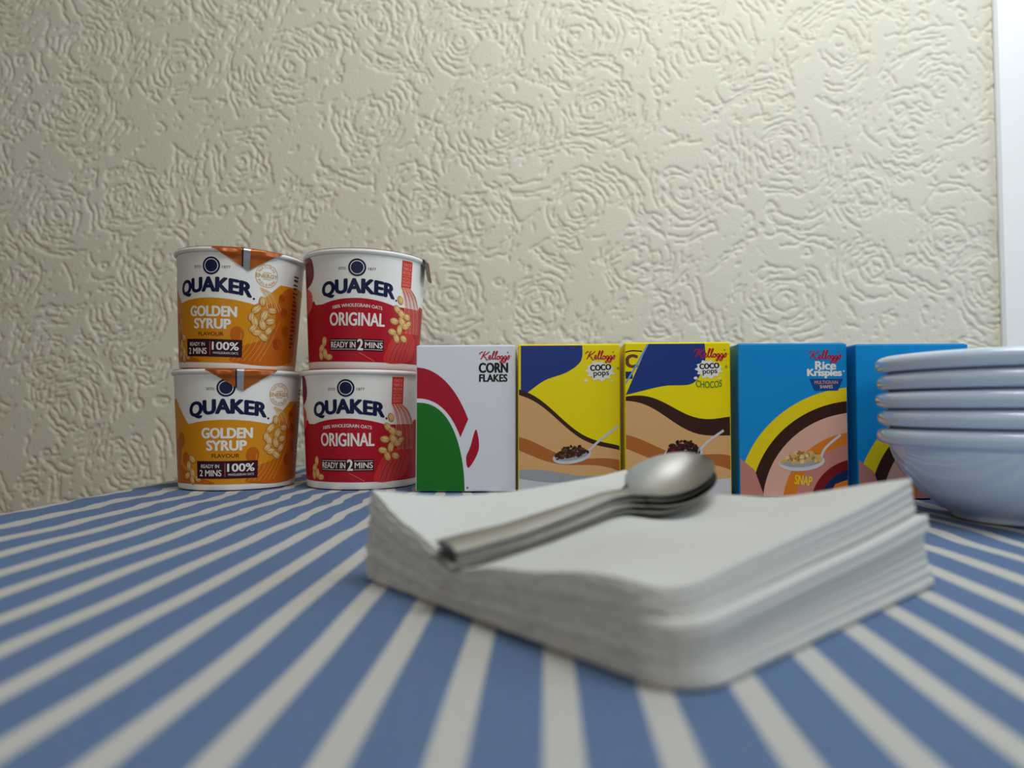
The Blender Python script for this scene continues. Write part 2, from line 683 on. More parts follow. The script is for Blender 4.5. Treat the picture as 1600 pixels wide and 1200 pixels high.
def cloth_material():
    m = bpy.data.materials.new('blue_white_striped_cotton')
    m.use_nodes = True
    nt = m.node_tree
    b = nt.nodes['Principled BSDF']
    N = nt.nodes.new
    L = nt.links.new
    uv = N('ShaderNodeUVMap')
    uv.uv_map = 'weave'
    sep = N('ShaderNodeSeparateXYZ')
    L(uv.outputs[0], sep.inputs[0])

    def math_(op, a, bb=None, c=None):
        n = N('ShaderNodeMath')
        n.operation = op
        for idx, v in enumerate((a, bb, c)):
            if v is None:
                continue
            if isinstance(v, (int, float)):
                n.inputs[idx].default_value = v
            else:
                L(v, n.inputs[idx])
        return n.outputs[0]
    u = sep.outputs[0]                           # one unit of u = one stripe repeat, whole numbers = middle of a white stripe
    fr = math_('ABSOLUTE', math_('SUBTRACT', math_('FRACT', math_('ADD', u, 0.5)), 0.5))
    ss = N('ShaderNodeMapRange')
    ss.interpolation_type = 'SMOOTHSTEP'
    ss.inputs[1].default_value = 0.168
    ss.inputs[2].default_value = 0.190
    L(fr, ss.inputs[0])
    blue = ss.outputs[0]
    # fine ribs running along the stripes inside the blue
    rib = math_('SINE', math_('MULTIPLY', u, 2 * math.pi * 27))
    rib01 = math_('MULTIPLY_ADD', rib, 0.5, 0.5)
    bl = N('ShaderNodeMix')
    bl.data_type = 'RGBA'
    bl.inputs[6].default_value = (*lin((72, 98, 138)), 1)
    bl.inputs[7].default_value = (*lin((116, 136, 166)), 1)
    L(rib01, bl.inputs[0])
    tc = N('ShaderNodeTexCoord')
    nz = N('ShaderNodeTexNoise')
    nz.inputs['Scale'].default_value = 700
    nz.inputs['Detail'].default_value = 3
    L(tc.outputs['Object'], nz.inputs['Vector'])
    bl2 = N('ShaderNodeMix')
    bl2.data_type = 'RGBA'
    bl2.blend_type = 'OVERLAY'
    bl2.inputs[0].default_value = 0.35
    L(bl.outputs[2], bl2.inputs[6])
    L(nz.outputs['Color'], bl2.inputs[7])
    mx = N('ShaderNodeMix')
    mx.data_type = 'RGBA'
    mx.inputs[6].default_value = (*lin((190, 187, 181)), 1)
    L(bl2.outputs[2], mx.inputs[7])
    L(blue, mx.inputs[0])
    L(mx.outputs[2], b.inputs['Base Color'])
    b.inputs['Roughness'].default_value = 0.85
    b.inputs['Specular IOR Level'].default_value = 0.15
    hgt = math_('ADD', math_('MULTIPLY', math_('MULTIPLY', rib01, blue), 0.5), math_('MULTIPLY', nz.outputs['Fac'], 0.6))
    bp = N('ShaderNodeBump')
    bp.inputs['Strength'].default_value = 0.5
    bp.inputs['Distance'].default_value = 0.0004
    L(hgt, bp.inputs['Height'])
    L(bp.outputs['Normal'], b.inputs['Normal'])
    return m


def build_cloth():
    STRIPE = 0.0194
    # measured places of the white stripes across the table (m), by stripe number
    idx = [-14, -13, -12, -11, -10, -9, -8, -7, -6, -5, -4, -1, 0, 1, 4, 5, 6, 7, 8, 9, 10]
    xs_ = [-.307, -.272, -.2435, -.2185, -.1945, -.173, -.152, -.132, -.1125, -.093, -.0735, -.0166, .0033, .0229, .082, .101,
           .120, .141, .163, .187, .208]
    nx, ny = 260, 220
    # sheet coordinates: across s from -0.17 beyond left edge, along t
    drop = 0.16
    edge_r = 0.004
    W = TX1 - TX0
    ss = np.concatenate([np.linspace(-drop, 0, 26)[:-1], np.linspace(0, 0.004, 4)[:-1], np.linspace(0.004, W, nx)])
    D = TY1 - TY0
    tt = np.concatenate([np.linspace(-drop, 0, 20)[:-1], np.linspace(0, D, ny), D + np.linspace(0, drop, 20)[1:]])
    V, UV = [], []
    for t in tt:
        for s in ss:
            x = TX0 + max(s, 0)
            y = TY0 + min(max(t, 0), D)
            z = 0.0
            # gentle wrinkles, dying away under the things that press on the cloth
            wr = 0.00045 * math.sin(x * 33 + 4 * math.sin(y * 19)) + 0.0004 * math.sin(y * 41 + 3 * math.sin(x * 23 + 1))
            fade = min(1, max(0, (0.44 - y) / 0.1))
            z += wr * fade * 0.6 - 0.0006
            # ruck beside the bowls
            z += 0.0018 * math.exp(-((x - 0.195) / 0.014) ** 2 - ((y - 0.38) / 0.05) ** 2)
            if s < 0:
                z -= -s
                x -= 0.003 + 0.006 * math.sin(y * 40) * min(1, -s / 0.1)
            if t < 0:
                z -= -t
                y -= 0.003
            if t > D:
                z -= t - D
                y += 0.002
            V.append((x, y, z))
            xx = TX0 + s
            u = np.interp(xx, xs_, idx)
            if xx > xs_[-1]:
                u = idx[-1] + (xx - xs_[-1]) / STRIPE
            if xx < xs_[0]:
                u = idx[0] + (xx - xs_[0]) / STRIPE
            # weave pulled out of true towards the back
            far = min(1, max(0, (y - 0.28) / 0.2))
            u += 0.10 * far * math.sin(y * 95 + x * 26) + 0.05 * far * math.sin(y * 210 - x * 40)
            u += 1.0 * math.exp(-((xx - 0.20) / 0.05) ** 2) * min(1, max(0, (y - 0.33) / 0.09)) ** 1.5
            UV.append((u, t))
    n = len(ss)
    Fc = []
    for j in range(len(tt) - 1):
        for i in range(n - 1):
            Fc.append((j * n + i, j * n + i + 1, (j + 1) * n + i + 1, (j + 1) * n + i))
    ob = mesh_obj('tablecloth', V, Fc, cloth_material(), smooth=True)
    me = ob.data
    ul = me.uv_layers.new(name='weave')
    li = np.zeros(len(me.loops), dtype=np.int32)
    me.loops.foreach_get('vertex_index', li)
    ul.data.foreach_set('uv', np.array(UV, dtype=np.float32)[li].ravel())
    tag(ob, 'blue and white striped cotton cloth spread over the table', 'tablecloth')


build_cloth()

# ------------------------------------------------------------------ teaspoons
def spoon_mesh():
    L = 0.138
    xb = 0.094                                   # where the bowl starts
    us = np.concatenate([np.linspace(0, xb, 34), np.linspace(xb, L, 34)[1:]])
    nv = 17
    vv = np.linspace(-1, 1, nv)
    top = []
    for x in us:
        if x < xb:
            # flat, gently arched handle
            t = x / xb
            w = np.interp(t, [0, .02, .1, .5, .8, .93, 1], [.0046, .0049, .0050, .0041, .0030, .0030, .0042])
            zc = np.interp(t, [0, .3, .6, .8, .9, 1], [0, .0008, .0034, .0056, .0056, .0046])
            depth = np.interp(t, [0, .9, 1], [0, 0, .0012])
            crown = np.interp(t, [0, .7, 1], [.0009, .0012, .0002])
        else:
            t = (x - xb) / (L - xb)
            e = (2 * t - 1)
            # egg-shaped outline, widest a little before the middle
            w = 0.0150 * math.sqrt(max(0, 1 - abs(e) ** (2.2))) * (1.04 - 0.10 * t)
            w = max(w, 0.0042 * (1 - t) ** 1.0 if t < .25 else 0.0002)
            zc = 0.0046 + (L - xb) * t * math.tan(math.radians(14))
            depth = 0.0072 * (1 - abs(e) ** 2.4) + 0.0012 * max(0, 1 - t * 6)
            crown = 0
        for v in vv:
            y = v * w
            z = zc - depth * (1 - abs(v) ** 2.2) + crown * (1 - v * v)
            top.append((x, y, z))
    n = len(us)
    th = 0.0009
    V = list(top) + [(x, y * 0.985, z - th) for x, y, z in top]
    off = len(top)
    Fc = []
    for i in range(n - 1):
        for j in range(nv - 1):
            a = i * nv + j
            Fc.append((a, a + nv, a + nv + 1, a + 1))
            b = a + off
            Fc.append((b, b + 1, b + nv + 1, b + nv))
    for i in range(n - 1):
        a, b = i * nv, (i + 1) * nv
        Fc.append((a, a + off, b + off, b))
        a, b = i * nv + nv - 1, (i + 1) * nv + nv - 1
        Fc.append((a, b, b + off, a + off))
    for j in range(nv - 1):
        a = j
        Fc.append((a, a + 1, a + 1 + off, a + off))
        a = (n - 1) * nv + j
        Fc.append((a, a + off, a + 1 + off, a + 1))
    return V, Fc


SV, SF = spoon_mesh()
spoon_me = None
yaw_s = math.atan2(0.085, 0.079)
for i in range(4):
    if spoon_me is None:
        sp = mesh_obj('teaspoon', SV, SF, M_steel, smooth=True)
        spoon_me = sp.data
        spoon_me.set_sharp_from_angle(angle=math.radians(50))
    else:
        sp = bpy.data.objects.new('teaspoon', spoon_me)
        COL.objects.link(sp)
    k = i                                         # 0 = bottom
    slide = [-0.0022, 0.0, 0.0006, 0.0][k]
    dz = 0.00140 * k
    R = Matrix.Rotation(yaw_s + [0.012, -0.006, 0.004, 0.0][k], 4, 'Z') @ Matrix.Rotation(math.radians(-0.9 - 0.40 * k), 4, 'Y') @ Matrix.Rotation(math.radians(12), 4, 'X')
    ax_ = R @ Vector((1, 0, 0))
    sp.matrix_world = Matrix.Translation(Vector((-0.0284, 0.195, 0.0144 + dz)) + ax_ * slide) @ R
    if k == 0:
        SPOON_PTS = np.array([tuple(sp.matrix_world @ Vector(v)) for v in SV])
    tag(sp, ['lowest steel teaspoon of the nested stack, touching the napkin', 'second steel teaspoon up in the nested stack on the napkins',
             'third steel teaspoon up, directly under the top spoon', 'topmost steel teaspoon of the nested stack, its bowl open to view'][k],
        'spoon', 'nested teaspoons on the napkins')

# ------------------------------------------------------------------ napkins
NL, NF, NR = Vector((-0.0603, 0.2297)), Vector((0.0276, 0.1392)), Vector((0.1253, 0.2302))
NB = NL + NR - NF
EA, EB = NF - NL, NR - NF


def nap_ab(p):
    m = Matrix(((EA.x, EB.x), (EA.y, EB.y))).inverted()
    return m @ (Vector(p) - NL)


ctrl = [((0, 0), 30), ((.13, 0), 22.5), ((.243, 0), 18.3), ((.34, 0), 13.6), ((.5, 0), 14.4), ((.65, 0), 16.5), ((.8, 0), 19.5),
        ((.92, 0), 20), ((1, 0), 19.0), ((1, .25), 22.5), ((1, .5), 26), ((1, .75), 29.5), ((1, 1), 34.5),
        ((.8, 1), 29), ((.6, 1), 23.8), ((.45, 1), 22.8), ((.2, 1), 25), ((0, 1), 29.2), ((0, .75), 26.5), ((0, .5), 24.6), ((0, .25), 25.2),
        ((.6, .4), 18.5), ((.8, .6), 22.5), ((.75, .2), 18.6), ((.18, .35), 20.5)]
# the paper gives way under the lowest spoon
for f_ in (0.02, 0.15, 0.30, 0.45, 0.60, 0.72, 0.80, 0.86, 0.92):
    c_ = Vector((-0.0284, 0.195)) + Vector((math.cos(yaw_s), math.sin(yaw_s))) * 0.138 * f_
    near = SPOON_PTS[np.hypot(SPOON_PTS[:, 0] - c_.x, SPOON_PTS[:, 1] - c_.y) < 0.0065]
    q = nap_ab(c_)
    h_ = near[:, 2].min() / MM - 0.75
    ctrl.append(((q.x, q.y), min(h_, 21.0)))
CP = np.array([c[0] for c in ctrl])
CH = np.array([c[1] for c in ctrl]) * MM


def tps(d):
    return np.where(d > 1e-9, d * d * np.log(d + 1e-12), 0)


_n = len(CP)
K = np.zeros((_n + 3, _n + 3))
K[:_n, :_n] = tps(np.linalg.norm(CP[:, None] - CP[None], axis=2)) + np.eye(_n) * 2e-4
K[:_n, _n] = K[_n, :_n] = 1
K[:_n, _n + 1:] = CP
K[_n + 1:, :_n] = CP.T
WT = np.linalg.solve(K, np.concatenate([CH, [0, 0, 0]]))


def nap_h(a, b):
    a, b = np.clip(a, 0, 1), np.clip(b, 0, 1)
    P = np.stack([a, b], -1)
    d = np.linalg.norm(P[..., None, :] - CP, axis=-1)
    return tps(d) @ WT[:_n] + WT[_n] + a * WT[_n + 1] + b * WT[_n + 2]


N_NAP = 12
PLY = 4
fold_out = [2.4, 1.6, 0.9, 0.3, -0.2, -0.4, 1.3, 1.0, -2.6, -3.4, -3.6, -3.9]      # mm beyond the fold edge, sheet by sheet
left_out = [0.3, .7, .5, .3, .5, .1, .2, -.2, -.4, -.3, -.7, -1.0]
ea_n, eb_n = EA.normalized(), EB.normalized()
NAPS = []
for i in range(N_NAP):
    V, Fc = [], []
    G = 44
    ax = np.linspace(0, 1, G)
    A, B = np.meshgrid(ax, ax, indexing='ij')
    Ht = nap_h(A, B)
    jit = rng.normal(0, 0.15, 4) * MM
    f0, f1 = i / N_NAP, (i + 1) / N_NAP

    def plan(A_, B_, k):
        # base position on the table, pushed out at the fold (a = 1) and at the open edge (b = 0)
        # corner at the front is soft and rounded
        r0 = 0.09
        X_, Y_ = np.clip((A_ - (1 - r0)) / r0, 0, 1), np.clip((r0 - B_) / r0, 0, 1)
        inn = (A_ > 1 - r0) & (B_ < r0)
        A_ = np.where(inn, 1 - r0 + r0 * X_ * np.sqrt(1 - Y_ ** 2 / 2), A_)
        B_ = np.where(inn, r0 - r0 * Y_ * np.sqrt(1 - X_ ** 2 / 2), B_)
        oa = fold_out[i] * MM * np.clip((A_ - .5) * 2, 0, 1)
        ob = -left_out[i] * MM * np.clip((.5 - B_) * 2, 0, 1)
        x = NL.x + EA.x * A_ + EB.x * B_ + ea_n.x * oa + eb_n.x * ob + jit[0]
        y = NL.y + EA.y * A_ + EB.y * B_ + ea_n.y * oa + eb_n.y * ob + jit[1]
        return x, y
    for k in range(PLY):
        rag = rng.normal(0, 0.2, (4, G)) * MM
        lo = f0 + (f1 - f0) * (k + 0.0) / PLY
        hi = f0 + (f1 - f0) * (k + 0.97) / PLY
        o = len(V)
        for top in (0, 1):
            X, Y = plan(A, B, k)
            X, Y = X.copy(), Y.copy()
            shift = 0.30 * MM * rng.uniform(-1.5, 1.5) if not top else shift
            X[:, 0] += -eb_n.x * (rag[0] + shift)
            Y[:, 0] += -eb_n.y * (rag[0] + shift)
            X[:, -1] += eb_n.x * (rag[1] + shift)
            Y[:, -1] += eb_n.y * (rag[1] + shift)
            X[0, :] += -ea_n.x * (rag[2] + shift)
            Y[0, :] += -ea_n.y * (rag[2] + shift)
            Z = Ht * (hi if top else lo) + 0.0004
            V += list(zip(X.ravel(), Y.ravel(), Z.ravel()))
        GG = G * G
        for p in range(G - 1):
            for q in range(G - 1):
                a = o + p * G + q
                Fc.append((a, a + 1, a + G + 1, a + G))
                b = a + GG
                Fc.append((b, b + G, b + G + 1, b + 1))
        for p in range(G - 1):
            for (s, e) in ((o + p, o + p + 1), (o + (G - 1) * G + p + 1, o + (G - 1) * G + p),
                           (o + (p + 1) * G, o + p * G), (o + p * G + G - 1, o + (p + 1) * G + G - 1)):
                Fc.append((s, s + GG, e + GG, e))
    # the rounded fold that joins the plies along the a = 1 edge
    o = len(V)
    M_ = 7
    for q in range(G):
        X, Y = plan(np.array(1.0), np.array(ax[q]), 0)
        hh = float(Ht[-1, q])
        zl, zh = hh * f0 + 0.0004, hh * f1 + 0.0004
        rr = (zh - zl) / 2
        for m_ in range(M_):
            an = -math.pi / 2 + math.pi * m_ / (M_ - 1)
            V.append((float(X) + ea_n.x * rr * 0.30 * math.cos(an), float(Y) + ea_n.y * rr * 0.30 * math.cos(an), (zl + zh) / 2 + rr * math.sin(an)))
    for q in range(G - 1):
        for m_ in range(M_ - 1):
            a = o + q * M_ + m_
            Fc.append((a, a + M_, a + M_ + 1, a + 1))
    ob = mesh_obj('napkin', V, Fc, M_paper, smooth=False)
    if i == N_NAP - 1:
        lab = 'topmost white paper napkin of the stack, carrying the teaspoons'
    elif i == 0:
        lab = 'bottom white paper napkin of the stack, lying on the striped cloth'
    else:
        lab = 'white paper napkin inside the stack, between its top and bottom napkins'
    tag(ob, lab, 'napkin', 'paper napkins in the stack')


# ------------------------------------------------------------------ bowls
R_ = 0.065
prof = [(0.0, 0.0022), (0.022, 0.0022), (0.0250, 0.0003), (0.0275, 0.0), (0.0295, 0.0010), (0.0315, 0.0034), (0.0380, 0.0076),
        (0.0455, 0.0138), (0.0520, 0.0218), (0.0565, 0.0305), (0.0585, 0.0372), (0.0593, 0.0388),
        (0.0620, 0.0390), (0.0640, 0.0402), (0.0650, 0.0426), (0.0648, 0.0450), (0.0634, 0.0468), (0.0614, 0.0476), (0.0596, 0.0466),
        (0.0583, 0.0440), (0.0574, 0.0405), (0.0556, 0.0355), (0.0518, 0.0292), (0.0452, 0.0212), (0.0370, 0.0144), (0.0300, 0.0092), (0.020, 0.0082), (0.0, 0.0080)]


def smooth_prof(p, n=3):
    return [(max(0, a), b) for a, b in catmull(p, n, closed=False)]


bv, bf = lathe(smooth_prof(prof), 160)
bowl_me = None
names = ['lowest white bowl of the stack, standing on the striped cloth', 'second white bowl up from the cloth in the bowl stack',
         'middle white bowl of the stack of five', 'fourth white bowl up, just under the top bowl', 'topmost white bowl of the stack of five']
for i in range(5):
    if bowl_me is None:
        b_ = mesh_obj('bowl', bv, bf, M_ceramic, smooth=True)
        bowl_me = b_.data
    else:
        b_ = bpy.data.objects.new('bowl', bowl_me)
        COL.objects.link(b_)
    b_.location = (0.249 + [0, .0004, -.0003, .0005, -.0002][i], 0.368 + [0, -.0003, .0004, 0, .0003][i], 0.0002 + 0.0098 * i)
    b_.rotation_euler = (0, 0, i * 1.1)
    tag(b_, names[i], 'bowl', 'stacked white bowls')


# ------------------------------------------------------------------ script lettering shared by the cereal boxes
def script_lettering(P, x0, y0, x1, y1, m, layer=3):
    """the handwritten maker's name: each letter a brush stroke, drawn in a 100 x 34 frame"""
    S_ = [[(4, 9), (8, 12), (13, 22), (20, 33)], [(33, 32), (25, 25), (14, 19), (20, 14), (24, 7), (29, 7)], [(1, 24), (5, 29), (12, 31)],
          [(29, 11), (36, 14), (37, 19), (33, 19), (31, 13), (34, 8), (40, 11)],
          [(40, 11), (46, 22), (50, 31), (47, 32), (43, 19), (44, 9), (49, 10)],
          [(49, 10), (55, 22), (59, 31), (56, 32), (52, 19), (53, 9), (57, 10)],
          [(62, 18), (58, 15), (59, 9), (64, 9), (66, 15), (62, 18), (68, 16)],
          [(77, 18), (72, 18), (69, 12), (73, 9), (77, 16), (75, 4), (70, -2), (67, 1), (79, 10)],
          [(88, 18), (83, 18), (80, 12), (84, 9), (88, 16), (86, 4), (81, -2), (78, 1), (90, 11)],
          [(91, 27), (93, 31)], [(90, 11), (96, 20), (97, 13), (93, 8), (89, 10)]]
    sx, sy = (x1 - x0) / 100, (y1 - y0) / 34
    for s in S_:
        P.stroke([(x0 + a * sx, y0 + b * sy) for a, b in s], 3.6 * sx, m, layer, n=5)
    P.ell(x0 + 103 * sx, y0 + 17 * sy, 1.4 * sx, 1.4 * sx, m, layer)


def spoon_print(P, cx, cy, rx, ry, rot, hx, hy, cereal, layer=4):
    """printed picture of a heaped spoon; handle runs to (hx, hy)"""
    P.stroke([(cx + rx * .8 * math.cos(rot), cy + rx * .8 * math.sin(rot)), ((cx + hx) / 2 + 3, (cy + hy) / 2), (hx, hy)], 1.6, I_milk, layer, n=8)
    P.ell(cx, cy - ry * .15, rx, ry, I_milk, layer + 1, rot)
    P.ell(cx, cy + ry * .05, rx * .9, ry * .78, I_milkdk, layer + 2, rot)
    r = random.Random(int(cx * 10))
    for q in range(120):
        a, d = r.uniform(0, 6.28), r.random() ** .5
        ex, ey = d * math.cos(a) * rx * .86, abs(d * math.sin(a)) * ry * 1.25 - ry * .30 * r.random()
        px_, py_ = cx + ex * math.cos(rot) - ey * math.sin(rot), cy + ex * math.sin(rot) + ey * math.cos(rot)
        c = cereal[r.randrange(len(cereal))]
        s = r.uniform(.9, 1.5)
        P.ell(px_, py_, s, s * r.uniform(.6, .95), c, layer + 3 + q * 0.01, r.uniform(0, 3), n=10)


# ------------------------------------------------------------------ cereal boxes
BW, BH, BD = 71.0, 103.5, 38.0


def make_box(cx, fy, rz, body, label, draw, zs=1.0):
    root = empty('cereal_box', (cx, fy, 0.0), (0, 0, rz))
    root.scale = (1, 1, zs)
    tag(root, label, 'cereal box', 'small cereal boxes in the row')
    w, h, d = BW / 2 * MM, BH * MM, BD * MM
    car = bm_obj('carton', box_bm(-w, w, 0, d, 0.0004, h, 0.0008, 3), body, root)
    # tucked top and bottom flaps
    bm_obj('top_flap', box_bm(-w + .0012, w - .0012, .0014, d - .0014, h - .0001, h + .0005, .0002, 1), body, root)
    sp = bm_obj('side_seam', box_bm(w - .0001, w + .0003, d - .013, d - .001, .002, h - .002, .0001, 1), body, root)

    def mapper(x, y, layer):
        return ((x - BW / 2) * MM, -0.00003 - layer * 0.00003, y * MM)
    draw(root, mapper)
    return root


def clip_rect(p):
    return (min(max(p[0], 0.7), BW - 0.7), min(max(p[1], 0.7), BH - 0.7))


def draw_white(root, mp):
    A = Print()
    A.warp = clip_rect
    # plain swept colour bands: green quarter disc, white gap, broad crimson sweep, small gold wedge
    g = [(0, 0)] + [(35 * math.cos(a) ** .8, 63 * math.sin(a)) for a in np.linspace(0, math.pi / 2, 30)]
    A.poly(g, I_cfgreen, 1)
    o_, i_ = [], []
    for a in np.linspace(0.62, math.pi / 2, 30):
        o_.append((46 * math.cos(a), 88 * math.sin(a)))
        i_.append((38 * math.cos(a) ** .85, 66 * math.sin(a)))
    A.poly(o_ + i_[::-1], I_cfred, 1)
    A.poly(catmull([(39, 32), (43, 44), (45, 30), (38, 17), (36, 24)], 8), I_cfred, 1)
    A.ell(37.0, 2.9, .8, .8, I_greyt, 3)
    A.build('front_artwork', root, mp)
    T = Print()
    script_lettering(T, 45.2, 91.6, 67.2, 99.6, I_krered)
    T.build('maker_lettering', root, mp)
    N = Print()
    N.text('CORN', 45.2, 84.2, 65.4, 91.0, I_black, 3, 0.055)
    N.text('FLAKES', 45.4, 77.8, 65.0, 82.9, I_black, 3, 0.055)
    N.build('name_lettering', root, mp)


def splash(N, x0, y0, x1, y1):
    cx, cy, rx, ry = (x0 + x1) / 2, (y0 + y1) / 2, (x1 - x0) / 2, (y1 - y0) / 2
    pts = []
    r = random.Random(4)
    for i in range(22):
        a = 2 * math.pi * i / 22
        k = (0.98 if i % 2 else 0.78) * r.uniform(.92, 1.06)
        pts.append((cx + rx * k * math.cos(a), cy + ry * k * math.sin(a)))
    N.blob(pts, I_white, 3, 5)
    N.ell(x0 + 1.2, y0 + .6, 1.3, 1.0, I_white, 3)
    N.ell(x1 - 3, y0 + .4, .8, .5, I_white, 3)
    N.text('COCO', x0 + .2 * (x1 - x0), y0 + .53 * (y1 - y0), x0 + .84 * (x1 - x0), y0 + .80 * (y1 - y0), I_black, 4, 0.07, rot=.06)
    N.text('pops', x0 + .30 * (x1 - x0), y0 + .19 * (y1 - y0), x0 + .78 * (x1 - x0), y0 + .46 * (y1 - y0), I_black, 4, 0.03, rot=.06)
    N.ring(x1 + 1.6, y0 + .62 * (y1 - y0), .55, .85, I_black, 4, 16)


def draw_yellow(root, mp):
    A = Print()
    A.warp = clip_rect
    # plain colour sweeps: royal blue corner, tan and brown waves, milk
    def wave(ys, m, layer, amp=3.0, ph=0.0, x1=71.0):
        top = [(x, ys[0] + (ys[1] - ys[0]) * x / 71 + amp * math.sin(x / 11 + ph)) for x in np.linspace(0, x1, 40)]
        A.poly([(0, 0)] + top + [(x1, 0)], m, layer)
    A.poly([(2, 103.5), (45, 103.5)] + catmull([(45, 103.5), (44, 92), (34, 84), (18, 78), (2, 66)], 8, False)[1:], I_blue, 1)
    wave((70, 30), I_cocoa, 1.2, 4.0, .6)
    wave((66, 27), I_tan, 1.6, 4.0, .6)
    wave((36, 20), I_tandk, 2.0, 3.0, 1.5)
    wave((28, 14), I_tan, 2.2, 2.4, 2.4)
    wave((15, 13), I_milkdk, 2.6, 1.6, .5)
    wave((9, 8), I_milk, 2.8, 1.4, 2.5)
    spoon_print(A, 37.5, 26.5, 13.5, 5.2, .17, 70, 47, [I_cocoa, I_cocoal, I_cocoa])
    A.build('front_artwork', root, mp)
    T = Print()
    script_lettering(T, 47.0, 91.2, 68.0, 99.2, I_krered)
    T.build('maker_lettering', root, mp)
    N = Print()
    splash(N, 46.2, 77.6, 68.2, 92.2)
    N.build('name_lettering', root, mp)


def draw_yellow_chocos(root, mp):
    A = Print()
    A.warp = clip_rect
    def wave(ys, m, layer, amp=3.0, ph=0.0, x1=71.0):
        top = [(x, ys[0] + (ys[1] - ys[0]) * x / 71 + amp * math.sin(x / 11 + ph)) for x in np.linspace(0, x1, 40)]
        A.poly([(0, 0)] + top + [(x1, 0)], m, layer)
    A.poly([(0, 68), (16, 103.5), (54, 103.5)] + catmull([(54, 103.5), (54, 90), (46, 76), (26, 74), (0, 68)], 8, False)[1:], I_blue, 1.5)
    wave((66, 52), I_cocoa, 1.7, 4.0, .2)
    wave((62, 38), I_tan, 1.9, 4.0, .5)
    wave((38, 24), I_tandk, 2.1, 3.0, 1.5)
    wave((30, 16), I_tan, 2.3, 2.4, 2.4)
    wave((9, 11), I_milk, 2.6, 1.2, 1)
    A.stroke([(0, 75), (8, 88), (16, 103)], 1.2, I_bluel, 2.9)
    A.rect(0, 79, 5.5, 84, I_nblue, 1.2)
    A.stroke([(0, 97), (5, 98.2), (12, 97.8)], .8, I_black, 1.4)
    A.text('C', 1.0, 86.8, 8.4, 95.4, I_cocoal, 1.2, 0.08)
    spoon_print(A, 39, 29, 13, 6.5, .1, 66, 44, [I_cocoa, I_black, I_cocoa, I_wine])
    A.build('front_artwork', root, mp)
    T = Print()
    script_lettering(T, 46.6, 91.6, 69.0, 99.6, I_krered)
    T.build('maker_lettering', root, mp)
    N = Print()
    splash(N, 46.6, 78.8, 66.6, 92.0)
    N.text('CHOCOS', 48.0, 72.6, 65.2, 77.2, I_greenl, 4, 0.02, arch=-1.0)
    N.build('name_lettering', root, mp)


def draw_blue(root, mp):
    A = Print()
    A.warp = clip_rect
    # plain rainbow-like ribbons sweeping up from the lower left over the sky-blue card
    def ribbon(r0, r1, m, layer, cx=78, cy=-6, a0=1.55, a1=3.2, ex=1.0):
        o_ = [(cx + r1 * math.cos(a) * ex, cy + r1 * math.sin(a)) for a in np.linspace(a0, a1, 40)]
        i_ = [(cx + r0 * math.cos(a) * ex, cy + r0 * math.sin(a)) for a in np.linspace(a0, a1, 40)]
        A.poly([clip_rect(p) for p in o_ + i_[::-1]], m, layer)
    ribbon(70, 80, I_yel, 1)
    ribbon(63, 71, I_cocoa, 1.4)
    ribbon(50, 63, I_peach, 1.6)
    ribbon(42, 50, I_hairo, 1.8)
    ribbon(32, 42, I_rose, 2.0)
    ribbon(26, 32, I_wine, 2.2)
    ribbon(0, 26, I_nblue, 2.4)
    A.poly([(0.7, 0.7), (0.7, 26), (10, 18), (16, 0.7)], I_rose, 2.6)
    A.poly([(58, 0.7), (62, 9), (70, 12), (70, 0.7)], I_hairo, 2.6)
    spoon_print(A, 40.5, 24.5, 15, 6.0, .08, 66, 42, [I_cereal, I_cereald, I_oatlt, I_cereal], layer=4)
    A.text('SNAP', 36, 8.2, 47, 14.5, I_yel, 5, 0.02, rot=-.12)
    A.build('front_artwork', root, mp)
    T = Print()
    script_lettering(T, 46.0, 91.2, 67.6, 99.2, I_krered)
    T.build('maker_lettering', root, mp)
    N = Print()
    N.text('Rice', 50.6, 86.0, 63.6, 91.4, I_white, 3, 0.06)
    N.text('Krispies', 45.4, 80.2, 67.2, 86.2, I_white, 3, 0.06)
    N.ell(68.8, 84.8, .5, .5, I_white, 3)
    N.poly([(46.4, 79.6), (68.2, 79.6), (64.8, 71.6), (49.8, 71.6)], I_dblue, 3)
    N.text('MULTIGRAIN', 49.8, 76.2, 64.8, 78.4, I_gold, 4, 0.01)
    N.text('SHAPES', 53.2, 73.2, 61.4, 75.4, I_oatlt, 4, 0.01)
    N.build('name_lettering', root, mp)


make_box(-0.0555, 0.474, math.radians(-0.6), I_boxwhite, 'white cereal box with green and crimson sweeps, beside the red cups', draw_white)
make_box(0.0173, 0.470, math.radians(-1.0), I_boxyellow, 'yellow cereal box without green lettering, next to the white box', draw_yellow)
make_box(0.0905, 0.461, math.radians(-1.0), I_boxyellow, 'yellow cereal box with green lettering, behind the spoon bowls', draw_yellow_chocos)
make_box(0.1655, 0.456, math.radians(-1.0), I_boxblue, 'blue cereal box in full view next to the yellow boxes', draw_blue, 0.985)
make_box(0.2400, 0.450, math.radians(-1.0), I_boxblue, 'blue cereal box half hidden behind the stack of bowls', draw_blue, 0.972)

# ------------------------------------------------------------------ porridge cups
CH_, CRB, CRT = 84.5, 41.8, 46.2             # height to rim, base and top radius, mm


def cup_r(v):
    return CRB + (CRT - CRB) * v / CH_


def cup_map(u, v, layer):
    th = u / 45.0
    r = (cup_r(v) + 0.05 + 0.035 * layer) * MM
    return (r * math.sin(th), -r * math.cos(th), v * MM)


